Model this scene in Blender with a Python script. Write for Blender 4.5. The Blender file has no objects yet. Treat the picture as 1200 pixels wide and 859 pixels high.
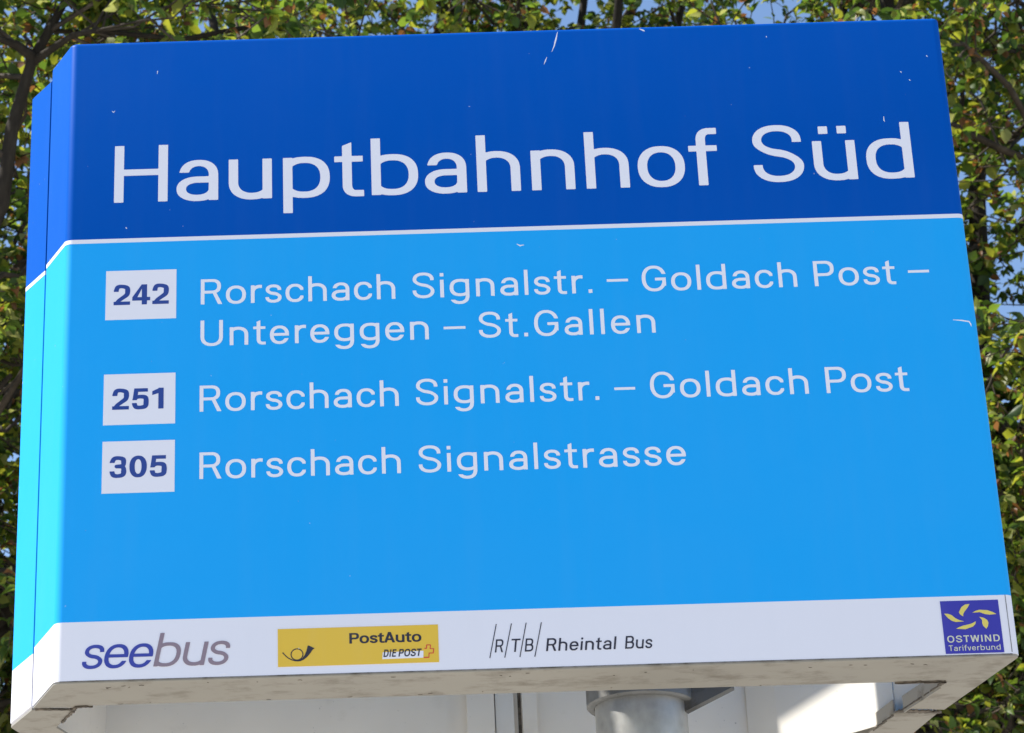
import bpy, bmesh, math, random
import numpy as np
from mathutils import Vector, Matrix
from mathutils.geometry import tessellate_polygon

sc = bpy.context.scene
COL = sc.collection
Z0 = 2.3717                      # underside of the sign above the pavement

# ------------------------------------------------------------------ camera
cam = bpy.data.cameras.new('camera')
cam_ob = bpy.data.objects.new('camera', cam); COL.objects.link(cam_ob)
cam.sensor_fit = 'HORIZONTAL'; cam.sensor_width = 36.0
cam.lens = 90.0
cam.shift_x = (600 - 469.28) / 1200
cam.clip_end = 2000; cam.clip_start = 0.05
CAM = Vector((0.37614, -2.57189, Z0 - 0.77166))
yaw, pitch, roll = -0.0021787, 0.4108188, -0.0288515
fw = Vector((math.sin(yaw)*math.cos(pitch), math.cos(yaw)*math.cos(pitch), math.sin(pitch)))
rt = Vector((math.cos(yaw), -math.sin(yaw), 0)); up = rt.cross(fw)
r2 = math.cos(roll)*rt + math.sin(roll)*up
u2 = -math.sin(roll)*rt + math.cos(roll)*up
cam_ob.matrix_world = Matrix(((r2.x, u2.x, -fw.x, CAM.x), (r2.y, u2.y, -fw.y, CAM.y), (r2.z, u2.z, -fw.z, CAM.z), (0, 0, 0, 1)))
cam.dof.use_dof = True
cam.dof.focus_distance = 2.85
cam.dof.aperture_fstop = 30.0
sc.camera = cam_ob

# ------------------------------------------------------------------ sky and sun
SUN_EL = math.radians(52.0)
SUN_AZ = math.radians(-89.4)     # measured from +Y towards +X: the sun stands to the left, a touch behind the face
S = Vector((math.sin(SUN_AZ)*math.cos(SUN_EL), math.cos(SUN_AZ)*math.cos(SUN_EL), math.sin(SUN_EL)))
world = bpy.data.worlds.new('World'); sc.world = world; world.use_nodes = True
nt = world.node_tree
sky = nt.nodes.new('ShaderNodeTexSky'); sky.sky_type = 'NISHITA'; sky.sun_disc = False
sky.sun_elevation = SUN_EL; sky.sun_rotation = SUN_AZ
sky.altitude = 400; sky.air_density = 1.0; sky.dust_density = 0.15; sky.ozone_density = 2.3
bg = nt.nodes['Background']; bg.inputs[1].default_value = 0.13
nt.links.new(sky.outputs[0], bg.inputs[0])
sun = bpy.data.lights.new('sun', 'SUN'); sun.energy = 5.0; sun.angle = math.radians(0.53); sun.color = (1.0, 0.95, 0.86)
sun_ob = bpy.data.objects.new('sun', sun); COL.objects.link(sun_ob)
sun_ob.rotation_euler = (-S).to_track_quat('-Z', 'Y').to_euler()
sun_ob.location = (-3, 0, 8)
sc.view_settings.view_transform = 'Standard'; sc.view_settings.look = 'None'
sc.view_settings.gamma = 1.0; sc.view_settings.use_curve_mapping = False
sc.view_settings.exposure = 0.74
sc.cycles.max_bounces = 8; sc.cycles.transparent_max_bounces = 6

# ------------------------------------------------------------------ helpers
def material(name, color, rough=0.4, spec=0.5, metal=0.0, build=None, coat=0.0):
    m = bpy.data.materials.new(name); m.use_nodes = True
    b = m.node_tree.nodes['Principled BSDF']
    b.inputs['Base Color'].default_value = (*color, 1)
    b.inputs['Roughness'].default_value = rough
    b.inputs['Specular IOR Level'].default_value = spec
    b.inputs['Metallic'].default_value = metal
    b.inputs['Coat Weight'].default_value = coat
    b.inputs['Coat Roughness'].default_value = 0.15
    if build: build(m.node_tree, b)
    return m

def noise(nt, scale, detail=4, rough=0.55, stretch=None):
    tc = nt.nodes.new('ShaderNodeTexCoord'); n = nt.nodes.new('ShaderNodeTexNoise')
    n.inputs['Scale'].default_value = scale; n.inputs['Detail'].default_value = detail; n.inputs['Roughness'].default_value = rough
    if stretch:
        mp = nt.nodes.new('ShaderNodeMapping'); mp.inputs['Scale'].default_value = stretch
        nt.links.new(tc.outputs['Object'], mp.inputs[0]); nt.links.new(mp.outputs[0], n.inputs['Vector'])
    else:
        nt.links.new(tc.outputs['Object'], n.inputs['Vector'])
    return n

def ramp(nt, src, stops):
    r = nt.nodes.new('ShaderNodeValToRGB')
    els = r.color_ramp.elements
    while len(els) < len(stops): els.new(0.5)
    for e, (p, c) in zip(els, stops):
        e.position = p; e.color = (*c, 1) if len(c) == 3 else c
    nt.links.new(src, r.inputs[0]); return r

def mixc(nt, fac, a, b, mode='MIX'):
    m = nt.nodes.new('ShaderNodeMix'); m.data_type = 'RGBA'; m.blend_type = mode
    if isinstance(fac, float): m.inputs[0].default_value = fac
    else: nt.links.new(fac, m.inputs[0])
    for i, v in ((6, a), (7, b)):
        if isinstance(v, tuple): m.inputs[i].default_value = (*v, 1)
        else: nt.links.new(v, m.inputs[i])
    return m.outputs[2]

def bump(nt, b, src, strength, dist):
    bp = nt.nodes.new('ShaderNodeBump'); bp.inputs['Strength'].default_value = strength; bp.inputs['Distance'].default_value = dist
    nt.links.new(src, bp.inputs['Height']); nt.links.new(bp.outputs[0], b.inputs['Normal'])

def film(col, dusty=0.10):
    """coated sheet metal / vinyl film: faint dust mottling, tiny pale specks, slight orange peel"""
    def f(nt, b):
        n1 = noise(nt, 5, 5, .6); d = ramp(nt, n1.outputs[0], [(.35, (0, 0, 0)), (.8, (dusty,)*3)])
        n3 = noise(nt, 7, 3, .6, (6, 6, .5)); d3 = ramp(nt, n3.outputs[0], [(.48, (0, 0, 0)), (.8, (dusty*.8+.003,)*3)])
        c = mixc(nt, d.outputs[0], col, (.55, .56, .56))
        c = mixc(nt, d3.outputs[0], c, (.5, .52, .54))
        n2 = noise(nt, 150, 2, .5); s = ramp(nt, n2.outputs[0], [(.765, (0, 0, 0)), (.80, (.55, .55, .55))])
        c = mixc(nt, s.outputs[0], c, (.7, .72, .75))
        nt.links.new(c, b.inputs['Base Color'])
        rr = ramp(nt, n1.outputs[0], [(.3, (.38,)*3), (.75, (.52,)*3)]); nt.links.new(rr.outputs[0], b.inputs['Roughness'])
        bump(nt, b, n1.outputs[0], .05, .004)
    return f

def grimy(base, grime, lo=.52, hi=.72, scale=26, rough=.6):
    def f(nt, b):
        n1 = noise(nt, scale, 8, .68, (.6, 1, 1)); g = ramp(nt, n1.outputs[0], [(lo, (0, 0, 0)), (hi, (1, 1, 1))])
        n2 = noise(nt, 3.5, 4, .6); g2 = ramp(nt, n2.outputs[0], [(.35, tuple(x*.86 for x in base)), (.7, base)])
        n3 = noise(nt, 190, 3, .6); g3 = ramp(nt, n3.outputs[0], [(.70, (0, 0, 0)), (.78, (.7, .7, .7))])
        c = mixc(nt, g.outputs[0], g2.outputs[0], grime); c = mixc(nt, g3.outputs[0], c, tuple(x*.35 for x in grime))
        nt.links.new(c, b.inputs['Base Color']); b.inputs['Roughness'].default_value = rough
        bump(nt, b, n1.outputs[0], .15, .002)
    return f

M = {}
M['deep_blue'] = material('deep blue film', (0, .09, .45), .3, .04, build=film((.0, .079, .41), .004))
M['sky_blue'] = material('light blue film', (.02, .38, .8), .3, .15, build=film((.009, .36, .84), .012))
M['white'] = material('white enamel', (.78, .78, .79), .35, .5, build=film((.77, .745, .80), .05))
M['vinyl'] = material('white vinyl', (.78, .78, .80), .45, .4, build=film((.80, .775, .83), .03))
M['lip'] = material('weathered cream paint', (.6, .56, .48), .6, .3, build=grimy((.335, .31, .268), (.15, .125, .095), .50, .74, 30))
M['inner'] = material('grey white primer', (.62, .61, .57), .6, .3, build=grimy((.86, .80, .70), (.62, .56, .46), .56, .85, 14))
M['inner_white'] = material('white inside panel', (.75, .74, .72), .55, .3, build=grimy((.78, .75, .69), (.6, .56, .48), .6, .9, 14))
M['dirt'] = material('grey road film', (.2, .19, .19), .9, .1, build=grimy((.24, .23, .23), (.10, .09, .08), .45, .6, 60))
M['joint_shade'] = material('dark joint shade', (.03, .04, .07), .8, .2, build=grimy((.03, .045, .09), (.05, .05, .05), .5, .7, 30))  # shade of the open seam put into a dark colour
M['grime'] = material('black grime', (.05, .045, .035), .9, .1, build=grimy((.10, .085, .07), (.24, .20, .16), .45, .7, 90))
M['number_blue'] = material('navy vinyl', (.012, .045, .26), .4, .4, build=film((.012, .045, .26), .03))
M['navy'] = material('logo navy', (.03, .045, .30), .4, .4, build=film((.035, .05, .33), .03))
M['taupe'] = material('logo taupe', (.26, .22, .24), .45, .4, build=film((.26, .19, .225), .03))
M['yellow'] = material('logo yellow', (.62, .45, .03), .4, .4, build=film((.76, .48, .035), .04))
M['ink'] = material('black ink', (.018, .015, .03), .45, .4, build=film((.018, .015, .03), .02))
M['red'] = material('red ink', (.6, .05, .03), .45, .4, build=film((.62, .06, .03), .02))
M['violet'] = material('logo violet blue', (.03, .025, .32), .4, .4, build=film((.035, .03, .34), .03))
M['petal'] = material('petal yellow', (.72, .58, .12), .4, .4, build=film((.72, .58, .12), .03))
M['paleink'] = material('pale yellow ink', (.62, .60, .46), .4, .4, build=film((.62, .6, .46), .03))

def galv(nt, b):
    n1 = noise(nt, 18, 6, .65, (1, 1, .6)); r = ramp(nt, n1.outputs[0], [(.3, (.24, .24, .235)), (.5, (.35, .35, .342)), (.72, (.47, .47, .455))])
    v = nt.nodes.new('ShaderNodeTexVoronoi'); v.inputs['Scale'].default_value = 85
    tc = nt.nodes.new('ShaderNodeTexCoord'); nt.links.new(tc.outputs['Object'], v.inputs['Vector'])
    c = mixc(nt, .14, r.outputs[0], v.outputs['Distance'], 'SOFT_LIGHT'); nt.links.new(c, b.inputs['Base Color'])
    rr = ramp(nt, n1.outputs[0], [(.3, (.40,)*3), (.7, (.62,)*3)]); nt.links.new(rr.outputs[0], b.inputs['Roughness'])
    bump(nt, b, n1.outputs[0], .1, .002)
M['galv'] = material('galvanised steel', (.45, .46, .46), .5, .5, .55, build=galv)
M['galv_dark'] = material('weathered galvanised steel', (.2, .2, .2), .6, .3, .3, build=grimy((.22, .22, .215), (.12, .115, .105), .45, .7, 40))
M['dark_steel'] = material('dark steel', (.12, .12, .12), .55, .4, .4, build=grimy((.13, .13, .13), (.06, .055, .05), .5, .7, 40))

def pave(nt, b):
    n1 = noise(nt, .7, 6, .6); n2 = noise(nt, 60, 6, .7)
    a = ramp(nt, n1.outputs[0], [(.3, (.46, .435, .385)), (.7, (.56, .53, .47))]); g = ramp(nt, n2.outputs[0], [(.3, (.55,)*3), (.7, (1, 1, 1))])
    nt.links.new(mixc(nt, .5, a.outputs[0], g.outputs[0], 'MULTIPLY'), b.inputs['Base Color']); bump(nt, b, n2.outputs[0], .3, .004)
M['ground'] = material('pale concrete pavement', (.35, .33, .3), .85, .2, build=pave)

def link(name, me, parent=None, mat=None):
    o = bpy.data.objects.new(name, me); COL.objects.link(o)
    if parent: o.parent = parent
    if mat: me.materials.append(mat)
    return o

def mesh(name, verts, faces, parent=None, mat=None, smooth=None):
    me = bpy.data.meshes.new(name); me.from_pydata([tuple(v) for v in verts], [], [tuple(f) for f in faces]); me.validate(); me.update()
    bm = bmesh.new(); bm.from_mesh(me); bmesh.ops.recalc_face_normals(bm, faces=bm.faces); bm.to_mesh(me); bm.free()
    if smooth:
        for p in me.polygons: p.use_smooth = True
        me.set_sharp_from_angle(angle=math.radians(smooth))
    return link(name, me, parent, mat)

def empty(name, loc, label, cat, group=None):
    o = bpy.data.objects.new(name, None); COL.objects.link(o); o.location = loc; o.empty_display_size = .1
    o['label'] = label; o['category'] = cat
    if group: o['group'] = group
    return o

def rounded_path(pts, radii, seg=10):
    """plan polyline with rounded corners -> list of (point, outward normal); the body lies to the left of the walk"""
    P = [Vector(p) for p in pts]; out = []
    def nrm(d): return Vector((d.y, -d.x)).normalized()
    for i, p in enumerate(P):
        if i == 0: out.append((p, nrm(P[1]-P[0]))); continue
        if i == len(P)-1: out.append((p, nrm(P[-1]-P[-2]))); continue
        d0 = (p-P[i-1]).normalized(); d1 = (P[i+1]-p).normalized()
        r = radii[i]; ang = d0.angle(d1); tl = r*math.tan(ang/2)
        a = p-d0*tl; c = a-nrm(d0)*r
        n0 = nrm(d0)
        for k in range(seg+1):
            t = ang*k/seg; n = Vector((n0.x*math.cos(t)-n0.y*math.sin(t), n0.x*math.sin(t)+n0.y*math.cos(t)))
            out.append((c+n*r, n))
    return out

def sweep(name, path, prof, parent, mat, smooth=35, caps=True):
    """closed profile of (inward offset, z) swept along a plan path"""
    V = []; F = []; m = len(prof)
    for p, n in path:
        for o, z in prof: V.append((p.x-n.x*o, p.y-n.y*o, z*(1+.29*max(0.0, min(.17, p.y)))))   # the sides flare upwards towards the back
    for i in range(len(path)-1):
        for k in range(m):
            a = i*m+k; b = i*m+(k+1) % m; F.append((a, b, b+m, a+m))
    if caps: F.append(tuple(range(m))); F.append(tuple(range(len(V)-m, len(V))))
    return mesh(name, V, F, parent, mat, smooth)

def slab(name, poly, z0, z1, parent, mat, holes=()):
    """flat plan polygon (with holes) given a thickness"""
    loops = [[Vector((x, y, 0)) for x, y in poly]] + [[Vector((x, y, 0)) for x, y in h] for h in holes]
    tris = tessellate_polygon(loops); flat = [v for l in loops for v in l]; n = len(flat)
    V = [(v.x, v.y, z0) for v in flat]+[(v.x, v.y, z1) for v in flat]
    F = [tuple(t) for t in tris]+[tuple(i+n for i in reversed(t)) for t in tris]
    s = 0
    for l in loops:
        for i in range(len(l)):
            a = s+i; b = s+(i+1) % len(l); F.append((a, b, b+n, a+n))
        s += len(l)
    return mesh(name, V, F, parent, mat)

def plate(name, pts, y0, y1, parent, mat):
    """outline in the face plane (x, z), from depth y0 (back) to y1 (front)"""
    loop = [Vector((x, z, 0)) for x, z in pts]; tris = tessellate_polygon([loop]); n = len(pts)
    V = [(x, y1, z) for x, z in pts]+[(x, y0, z) for x, z in pts]
    F = [tuple(t) for t in tris]+[tuple(i+n for i in reversed(t)) for t in tris]
    F += [(i, (i+1) % n, (i+1) % n+n, i+n) for i in range(n)]
    return mesh(name, V, F, parent, mat)

def ribbon(pts, w):
    """thin outline round a polyline; w is a width or a list of widths"""
    P = [Vector(p) for p in pts]; L = []; R = []
    for i, p in enumerate(P):
        d = (P[min(i+1, len(P)-1)]-P[max(i-1, 0)]).normalized(); n = Vector((-d.y, d.x))
        ww = (w[i] if isinstance(w, (list, tuple)) else w)/2
        L.append(p+n*ww); R.append(p-n*ww)
    return [tuple(v) for v in L+R[::-1]]

# --- sans-serif letterforms drawn as implicit shapes (cap height 1), traced to outlines
GRID = .0105
class Pen:
    def __init__(s, v, t, x=.70): s.v, s.t, s.x, s.o = v, t, x, .012
    def start(s, w, y0=-.36, y1=1.22):
        s.gx = np.arange(-.12, w+.16, GRID); s.gy = np.arange(y0, y1, GRID); s.X, s.Y = np.meshgrid(s.gx, s.gy)
    def rect(s, x0, y0, x1, y1): return np.maximum(np.maximum(x0-s.X, s.X-x1), np.maximum(y0-s.Y, s.Y-y1))
    def ell(s, cx, cy, rx, ry, n=2.25): return ((np.abs((s.X-cx)/rx)**n+np.abs((s.Y-cy)/ry)**n)**(1/n)-1)*min(rx, ry)
    def ring(s, cx, cy, rx, ry, tv=None, th=None, n=2.25):
        tv = s.v if tv is None else tv; th = s.t if th is None else th
        return np.maximum(s.ell(cx, cy, rx, ry, n), -s.ell(cx, cy, rx-tv, ry-th, n))
    def half(s, p, q):            # keeps the left side of p -> q
        dx, dy = q[0]-p[0], q[1]-p[1]; L = math.hypot(dx, dy); return ((s.X-p[0])*dy-(s.Y-p[1])*dx)/L
    def quad(s, *P):
        f = None
        for i in range(len(P)):
            h = s.half(P[i], P[(i+1) % len(P)]); f = h if f is None else np.maximum(f, h)
        return f
    def stroke(s, pts, rad):
        P = np.array(pts, float); n = len(P); r = np.interp(np.linspace(0, 1, n*8), np.linspace(0, 1, len(rad)), rad)
        Q = []
        for i in range(n-1):      # Catmull-Rom
            p0, p1, p2, p3 = P[max(i-1, 0)], P[i], P[i+1], P[min(i+2, n-1)]
            for k in range(8):
                u = k/8; Q.append(.5*((2*p1)+(p2-p0)*u+(2*p0-5*p1+4*p2-p3)*u*u+(3*p1-p0-3*p2+p3)*u**3))
        Q.append(P[-1]); Q = np.array(Q); r = np.interp(np.linspace(0, 1, len(Q)), np.linspace(0, 1, len(rad)), rad)
        f = np.full(s.X.shape, 9.0)
        for a, b, ra, rb in zip(Q[:-1], Q[1:], r[:-1], r[1:]):
            d = b-a; L2 = d@d
            if L2 < 1e-12: continue
            u = np.clip(((s.X-a[0])*d[0]+(s.Y-a[1])*d[1])/L2, 0, 1)
            f = np.minimum(f, np.hypot(s.X-a[0]-u*d[0], s.Y-a[1]-u*d[1])-(ra+(rb-ra)*u))
        return f
U_ = lambda *f: np.minimum.reduce(f)
I_ = lambda *f: np.maximum.reduce(f)

def glyph(c, P):
    """-> (field, width of the ink, left bearing, right bearing)"""
    v, t, x, o = P.v, P.t, P.x, P.o
    k = (v-.15)*.75; st, rd = .085, .05            # bearings for stems and rounds
    W = {'H': .84, 'n': .68, 'h': .68, 'u': .68, 'ü': .68, 'o': .74, 'b': .735, 'p': .735, 'd': .735, 'g': .72, 'a': .655, 'e': .70, 'c': .66, 's': .60,
         'r': .415, 't': .46, 'f': .46, 'i': v, 'l': v, '.': v*1.02, 'S': .80, 'R': .79, 'G': .88, 'P': .75, 'U': .82, 'D': .83, 'O': .93, 'B': .77, 'E': .66, 'T': .74,
         'A': .86, 'W': 1.18, 'I': v, 'N': .84, 'v': .64, '2': .64, '4': .70, '5': .645, '1': .42, '3': .64, '0': .66}
    w = W[c]+(k if c not in 'il.I' else 0); P.start(w); r = P.rect; L, R = st, st
    def arch(x0, w, flip=False, tv=v):
        ry = .31; cy = x+o-ry
        f = I_(P.ring(x0+w/2-.03, cy, w/2+.03, ry, v, t*1.06, 2.25), cy-P.Y, x0-P.X)
        return U_(f, r(x0, 0, x0+v, x), r(x0+w-v, 0, x0+w, cy+.002))
    if c == 'H': f = U_(r(0, 0, v, 1), r(w-v, 0, w, 1), r(0, .47, w, .47+t))
    elif c == 'n': f = arch(0, w)
    elif c == 'h': f = U_(arch(0, w), r(0, 0, v, 1))
    elif c in 'uü':
        ry = .31; cy = ry-o
        f = U_(I_(P.ring(w/2+.03, cy, w/2+.03, ry, v, t*1.06, 2.25), P.Y-cy, P.X-w), r(0, cy-.002, v, x), r(w-v, 0, w, x))
        if c == 'ü': f = U_(f, r(w/2-.075-v, .83, w/2-.075, .83+v*.9), r(w/2+.075, .83, w/2+.075+v, .83+v*.9))
    elif c == 'o': f = P.ring(w/2, x/2, w/2, x/2+o); L = R = rd
    elif c == 'b': f = U_(I_(P.ring(w/2-.035, x/2, w/2+.035, x/2+o, v, t, 2.4), -P.X), r(0, 0, v, 1)); R = rd
    elif c == 'p': f = U_(I_(P.ring(w/2-.035, x/2, w/2+.035, x/2+o, v, t, 2.4), -P.X), r(0, -.27, v, x)); R = rd
    elif c == 'd': f = U_(I_(P.ring(w/2+.035, x/2, w/2+.035, x/2+o, v, t, 2.4), P.X-w), r(w-v, 0, w, 1)); L = rd
    elif c == 'g':
        hook = I_(P.ring(w/2, .02, w/2-.004, .305, v, t), P.Y-.02, np.where(P.X < w/2, P.Y+.115, -1))
        f = U_(I_(P.ring(w/2+.035, x/2+.02, w/2+.035, x/2+o-.02, v, t, 2.4), P.X-w), r(w-v, .01, w, x), I_(hook, .02-P.X)); L = rd
    elif c == 'a':
        cb = .215; wt = w-.03
        top = I_(P.ring(w/2+.02, x+o-.27, w/2-.02, .27, v, t), (x+o-.27)-P.Y, np.where(P.X < w/2, .495-P.Y, -1))
        stem = r(w-v, 0, w, x-.24)
        bowl = U_(I_(P.ring(w*.50, cb-o, w*.50, cb, v, t, 2.2), np.minimum(P.X-w*.46, P.Y-cb+o), P.X-w), I_(r(w*.45, 2*cb-o-t, w-v*.5, 2*cb-o)))
        f = U_(top, stem, bowl); L = rd; R = .075
    elif c == 'e':
        m = .315
        f = U_(P.ring(w/2, x/2, w/2, x/2+o), r(v*.6, m, w-v*.55, m+t*.95))
        f = I_(f, -r(w*.52, .205, w+.1, m)); L = R = rd
    elif c == 'c': f = I_(P.ring(w/2+.02, x/2, w/2+.02, x/2+o), P.X-w, -r(w*.56, .235, w+.1, x-.235)); L = R = rd
    elif c in 'sS':
        h = x if c == 's' else 1.0; ts = max(t*1.08, v*.86); Y0 = P.Y
        P.Y = Y0+(.17 if c == 'S' else .13)*(P.X-w/2)*np.exp(-((Y0-h/2)/(.17*h))**2)
        m0, m1 = h*.51-ts/2, h*.51+ts/2; ru = (h+o-m0)/2; cu = m0+ru; iu = (h+o-t-m1)/2; ciu = m1+iu; rl = (m1+o)/2; cl = m1-rl; il = (m0-t+o)/2; cil = m0-il
        xu = .012
        up = I_(P.ell(w/2, cu, w/2-xu, ru, 2.2), -P.ell(w/2, ciu, w/2-xu-v*.97, iu, 2.2), np.where(P.X > w/2, (h*.70)-Y0, -1))
        lo = I_(P.ell(w/2, cl, w/2, rl, 2.2), -P.ell(w/2, cil, w/2-v*.97, il, 2.2), np.where(P.X < w/2, Y0-h*.30, -1))
        P.Y = Y0; f = U_(up, lo); L = R = rd
    elif c == 'r':
        f = U_(r(0, 0, v, x), I_(P.ring(.33, x+o-.31, .33, .31, v, t*1.1), (x+o-.31)-P.Y, P.X-w)); R = .03
    elif c == 't':
        xs = .125
        stem = I_(r(xs, .15, xs+v, .97), -P.half((xs+v+.02, .985), (xs-.02, .865)) if False else P.half((xs+v+.2, 1.03), (xs-.2, .80)))
        hook = I_(P.ring(xs+.21, .205-o, .21, .205, v, t), P.X-(xs+.20), P.Y-.205+o)
        foot = r(xs+.19, -o, w, t-o)
        f = U_(stem, hook, foot, r(0, x-t*.92, w-.01, x), r(xs, .15, xs+v, .4)); L = .02; R = .03
    elif c == 'f':
        xs = .125
        hook = I_(P.ring(xs+.21, 1.0-.2, .21, .21, v, t), P.X-(xs+.2), .8-P.Y)
        f = U_(r(xs, 0, xs+v, .81), hook, r(xs+.19, 1.01-t, w, 1.01), r(0, x-t*.92, w-.01, x)); L = .02; R = .01
    elif c == 'i': f = U_(r(0, 0, v, x), r(0, .84, v, .84+v*.95))
    elif c in 'lI': f = r(0, 0, v, 1)
    elif c == '.': f = r(0, 0, w, v*1.02)
    elif c == 'R' or c == 'P' or c == 'B':
        yb = {'R': .43, 'P': .40, 'B': .455}[c]; wr = w*(.94 if c == 'R' else 1 if c == 'P' else .93); ry = (1-yb)/2; cy = yb+ry; cx = wr-.33
        f = U_(r(0, 0, v, 1), r(0, 1-t, cx, 1), r(0, yb, cx, yb+t), I_(P.ring(cx, cy, .33, ry, v, t, 2.4), cx-.002-P.X))
        if c == 'R': f = U_(f, P.quad((w-v*1.14, 0), (w, 0), (w*.70, yb+t*.6), (w*.70-v*1.02, yb+t*.6)))
        if c == 'B': ry2 = (yb+t)/2; f = U_(f, r(0, 0, w-.35, t), I_(P.ring(w-.35, ry2, .35, ry2, v, t, 2.4), w-.352-P.X))
        R = {'R': .04, 'P': .04, 'B': .05}[c]
    elif c == 'G':
        f = I_(P.ring(w/2+.01, .5, w/2+.01, .5+o), P.X-w, -r(w*.55, .42+t, w+.1, .675))
        f = U_(f, r(w*.55, .42, w, .42+t), r(w-v*.96, .20, w, .42+t)); f = I_(f, P.X-w); L = rd; R = .07
    elif c == 'U': ry = .36; f = U_(I_(P.ring(w/2, ry-o, w/2, ry, v, t), P.Y-ry+o), r(0, ry-.02, v, 1), r(w-v, ry-.02, w, 1))
    elif c == 'D': f = U_(r(0, 0, v, 1), r(0, 0, w-.45, t), r(0, 1-t, w-.45, 1), I_(P.ring(w-.45, .5, .45, .5, v, t, 2.3), w-.452-P.X)); R = rd
    elif c == 'O': f = P.ring(w/2, .5, w/2, .5+o); L = R = rd
    elif c == 'E': f = U_(r(0, 0, v, 1), r(0, 0, w, t), r(0, .46, w*.94, .46+t), r(0, 1-t, w*.98, 1)); R = .04
    elif c == 'T': f = U_(r(w/2-v/2, 0, w/2+v/2, 1), r(0, 1-t, w, 1)); L = R = .025
    elif c == 'A':
        f = U_(P.quad((0, 0), (v*1.08, 0), (w/2+v*.5, 1), (w/2-v*.55, 1)), P.quad((w-v*1.08, 0), (w, 0), (w/2+v*.55, 1), (w/2-v*.5, 1)), I_(r(.1, .23, w-.1, .23+t), P.quad((0, 0), (w, 0), (w/2, 1.1)))); L = R = .015
    elif c == 'v':
        f = U_(P.quad((w/2-v*.5, 0), (w/2+v*.45, 0), (v*1.06, x), (0, x)), P.quad((w/2-v*.45, 0), (w/2+v*.5, 0), (w, x), (w-v*1.06, x))); L = R = .015
    elif c == 'W':
        a, b, m = w*.26, w*.74, w/2
        f = U_(P.quad((a-v*.5, 0), (a+v*.5, 0), (v, 1), (0, 1)), P.quad((a-v*.5, 0), (a+v*.5, 0), (m+v*.5, 1), (m-v*.5, 1)), P.quad((b-v*.5, 0), (b+v*.5, 0), (m+v*.5, 1), (m-v*.5, 1)), P.quad((b-v*.5, 0), (b+v*.5, 0), (w, 1), (w-v, 1))); L = R = .015
    elif c == 'N': f = U_(r(0, 0, v, 1), r(w-v, 0, w, 1), P.quad((w-v*1.12, 0), (w, 0), (v*1.12, 1), (0, 1)))
    elif c == '0': f = P.ring(w/2, .5, w/2, .5+o); L = R = rd
    elif c == '1': f = I_(U_(r(w-v, 0, w, 1), P.quad((0, .66), (w-v*.3, .80), (w-v*.3, 1.0), (w-v*.75, 1.0), (0, .66+t*1.1))), P.Y-1); L, R = .07, .10
    elif c == '4':
        q = w*.82; yb = .20
        f = I_(P.quad((0, yb), (q, yb), (q, 1), (q-v*1.05, 1), (0, yb+t*1.02)), -P.quad((t*1.25, yb+t), (q-v, yb+t), (q-v, .80)))
        f = U_(f, r(q-v, 0, q, 1), r(t, yb, w, yb+t)); L = R = .04
    elif c == '2':
        tt = t*.52
        pts = [(v*.46, .60), (v*.48, .72), (w*.24, 1-tt*1.4+o), (w*.5, 1-tt+o), (w*.80, 1-tt*1.7), (w-v*.5, .70), (w*.80, .51), (w*.54, .35), (w*.30, .21), (v*.40, .02)]
        rad = [v*.47, v*.47, tt*1.1, tt, tt*1.15, v*.5, v*.46, v*.41, v*.39, v*.38]
        f = U_(I_(P.stroke(pts, rad), np.where(P.X < w*.5, np.where((P.Y > .5), .665-P.Y, -1), -1), -P.Y, -P.X), r(0, 0, w, t)); L = R = rd
    elif c == '3':
        tt = t*.52
        up = [(v*.46, .62), (v*.5, .74), (w*.27, 1-tt*1.4+o), (w*.5, 1-tt+o), (w*.78, 1-tt*1.5), (w-v*.55, .755), (w*.78, .565), (w*.42, .525)]
        dn = [(w*.42, .525), (w*.78, .49), (w-v*.5, .285), (w*.78, tt*1.6-o), (w*.5, tt-o), (w*.25, tt*1.4-o), (v*.5, .24), (v*.46, .36)]
        f = U_(I_(P.stroke(up, [v*.46, v*.46, tt*1.1, tt, tt*1.1, v*.48, tt, tt]), np.where((P.X < w*.45) & (P.Y > .59), .70-P.Y, -1)),
               I_(P.stroke(dn, [tt, tt, v*.5, tt*1.1, tt, tt*1.1, v*.46, v*.46]), np.where((P.X < w*.45) & (P.Y < .46), P.Y-.30, -1)))
        f = I_(f, -r(-.1, .30, w*.30, .70)); L = R = rd
    elif c == '5':
        tt = t*.52
        dn = [(v*.45, .46), (w*.26, .565), (w*.5, .60), (w*.80, .55), (w-v*.5, .325), (w*.79, tt*1.7-o), (w*.48, tt-o), (w*.24, tt*1.4-o), (v*.5, .24), (v*.46, .36)]
        f = U_(r(.10, 1-t, w*.94, 1), P.quad((.025, .44), (.025+v*.86, .44), (.09+v*.86, 1), (.09, 1)), I_(P.stroke(dn, [tt*.9, tt, tt, tt*1.15, v*.5, tt*1.15, tt, tt*1.1, v*.46, v*.46]), np.where((P.X < w*.45) & (P.Y < .43), P.Y-.295, -1)))
        f = I_(f, -r(-.1, .295, v*.9, .435), .0-P.X); L = R = rd
    return f, w, L, R

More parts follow.
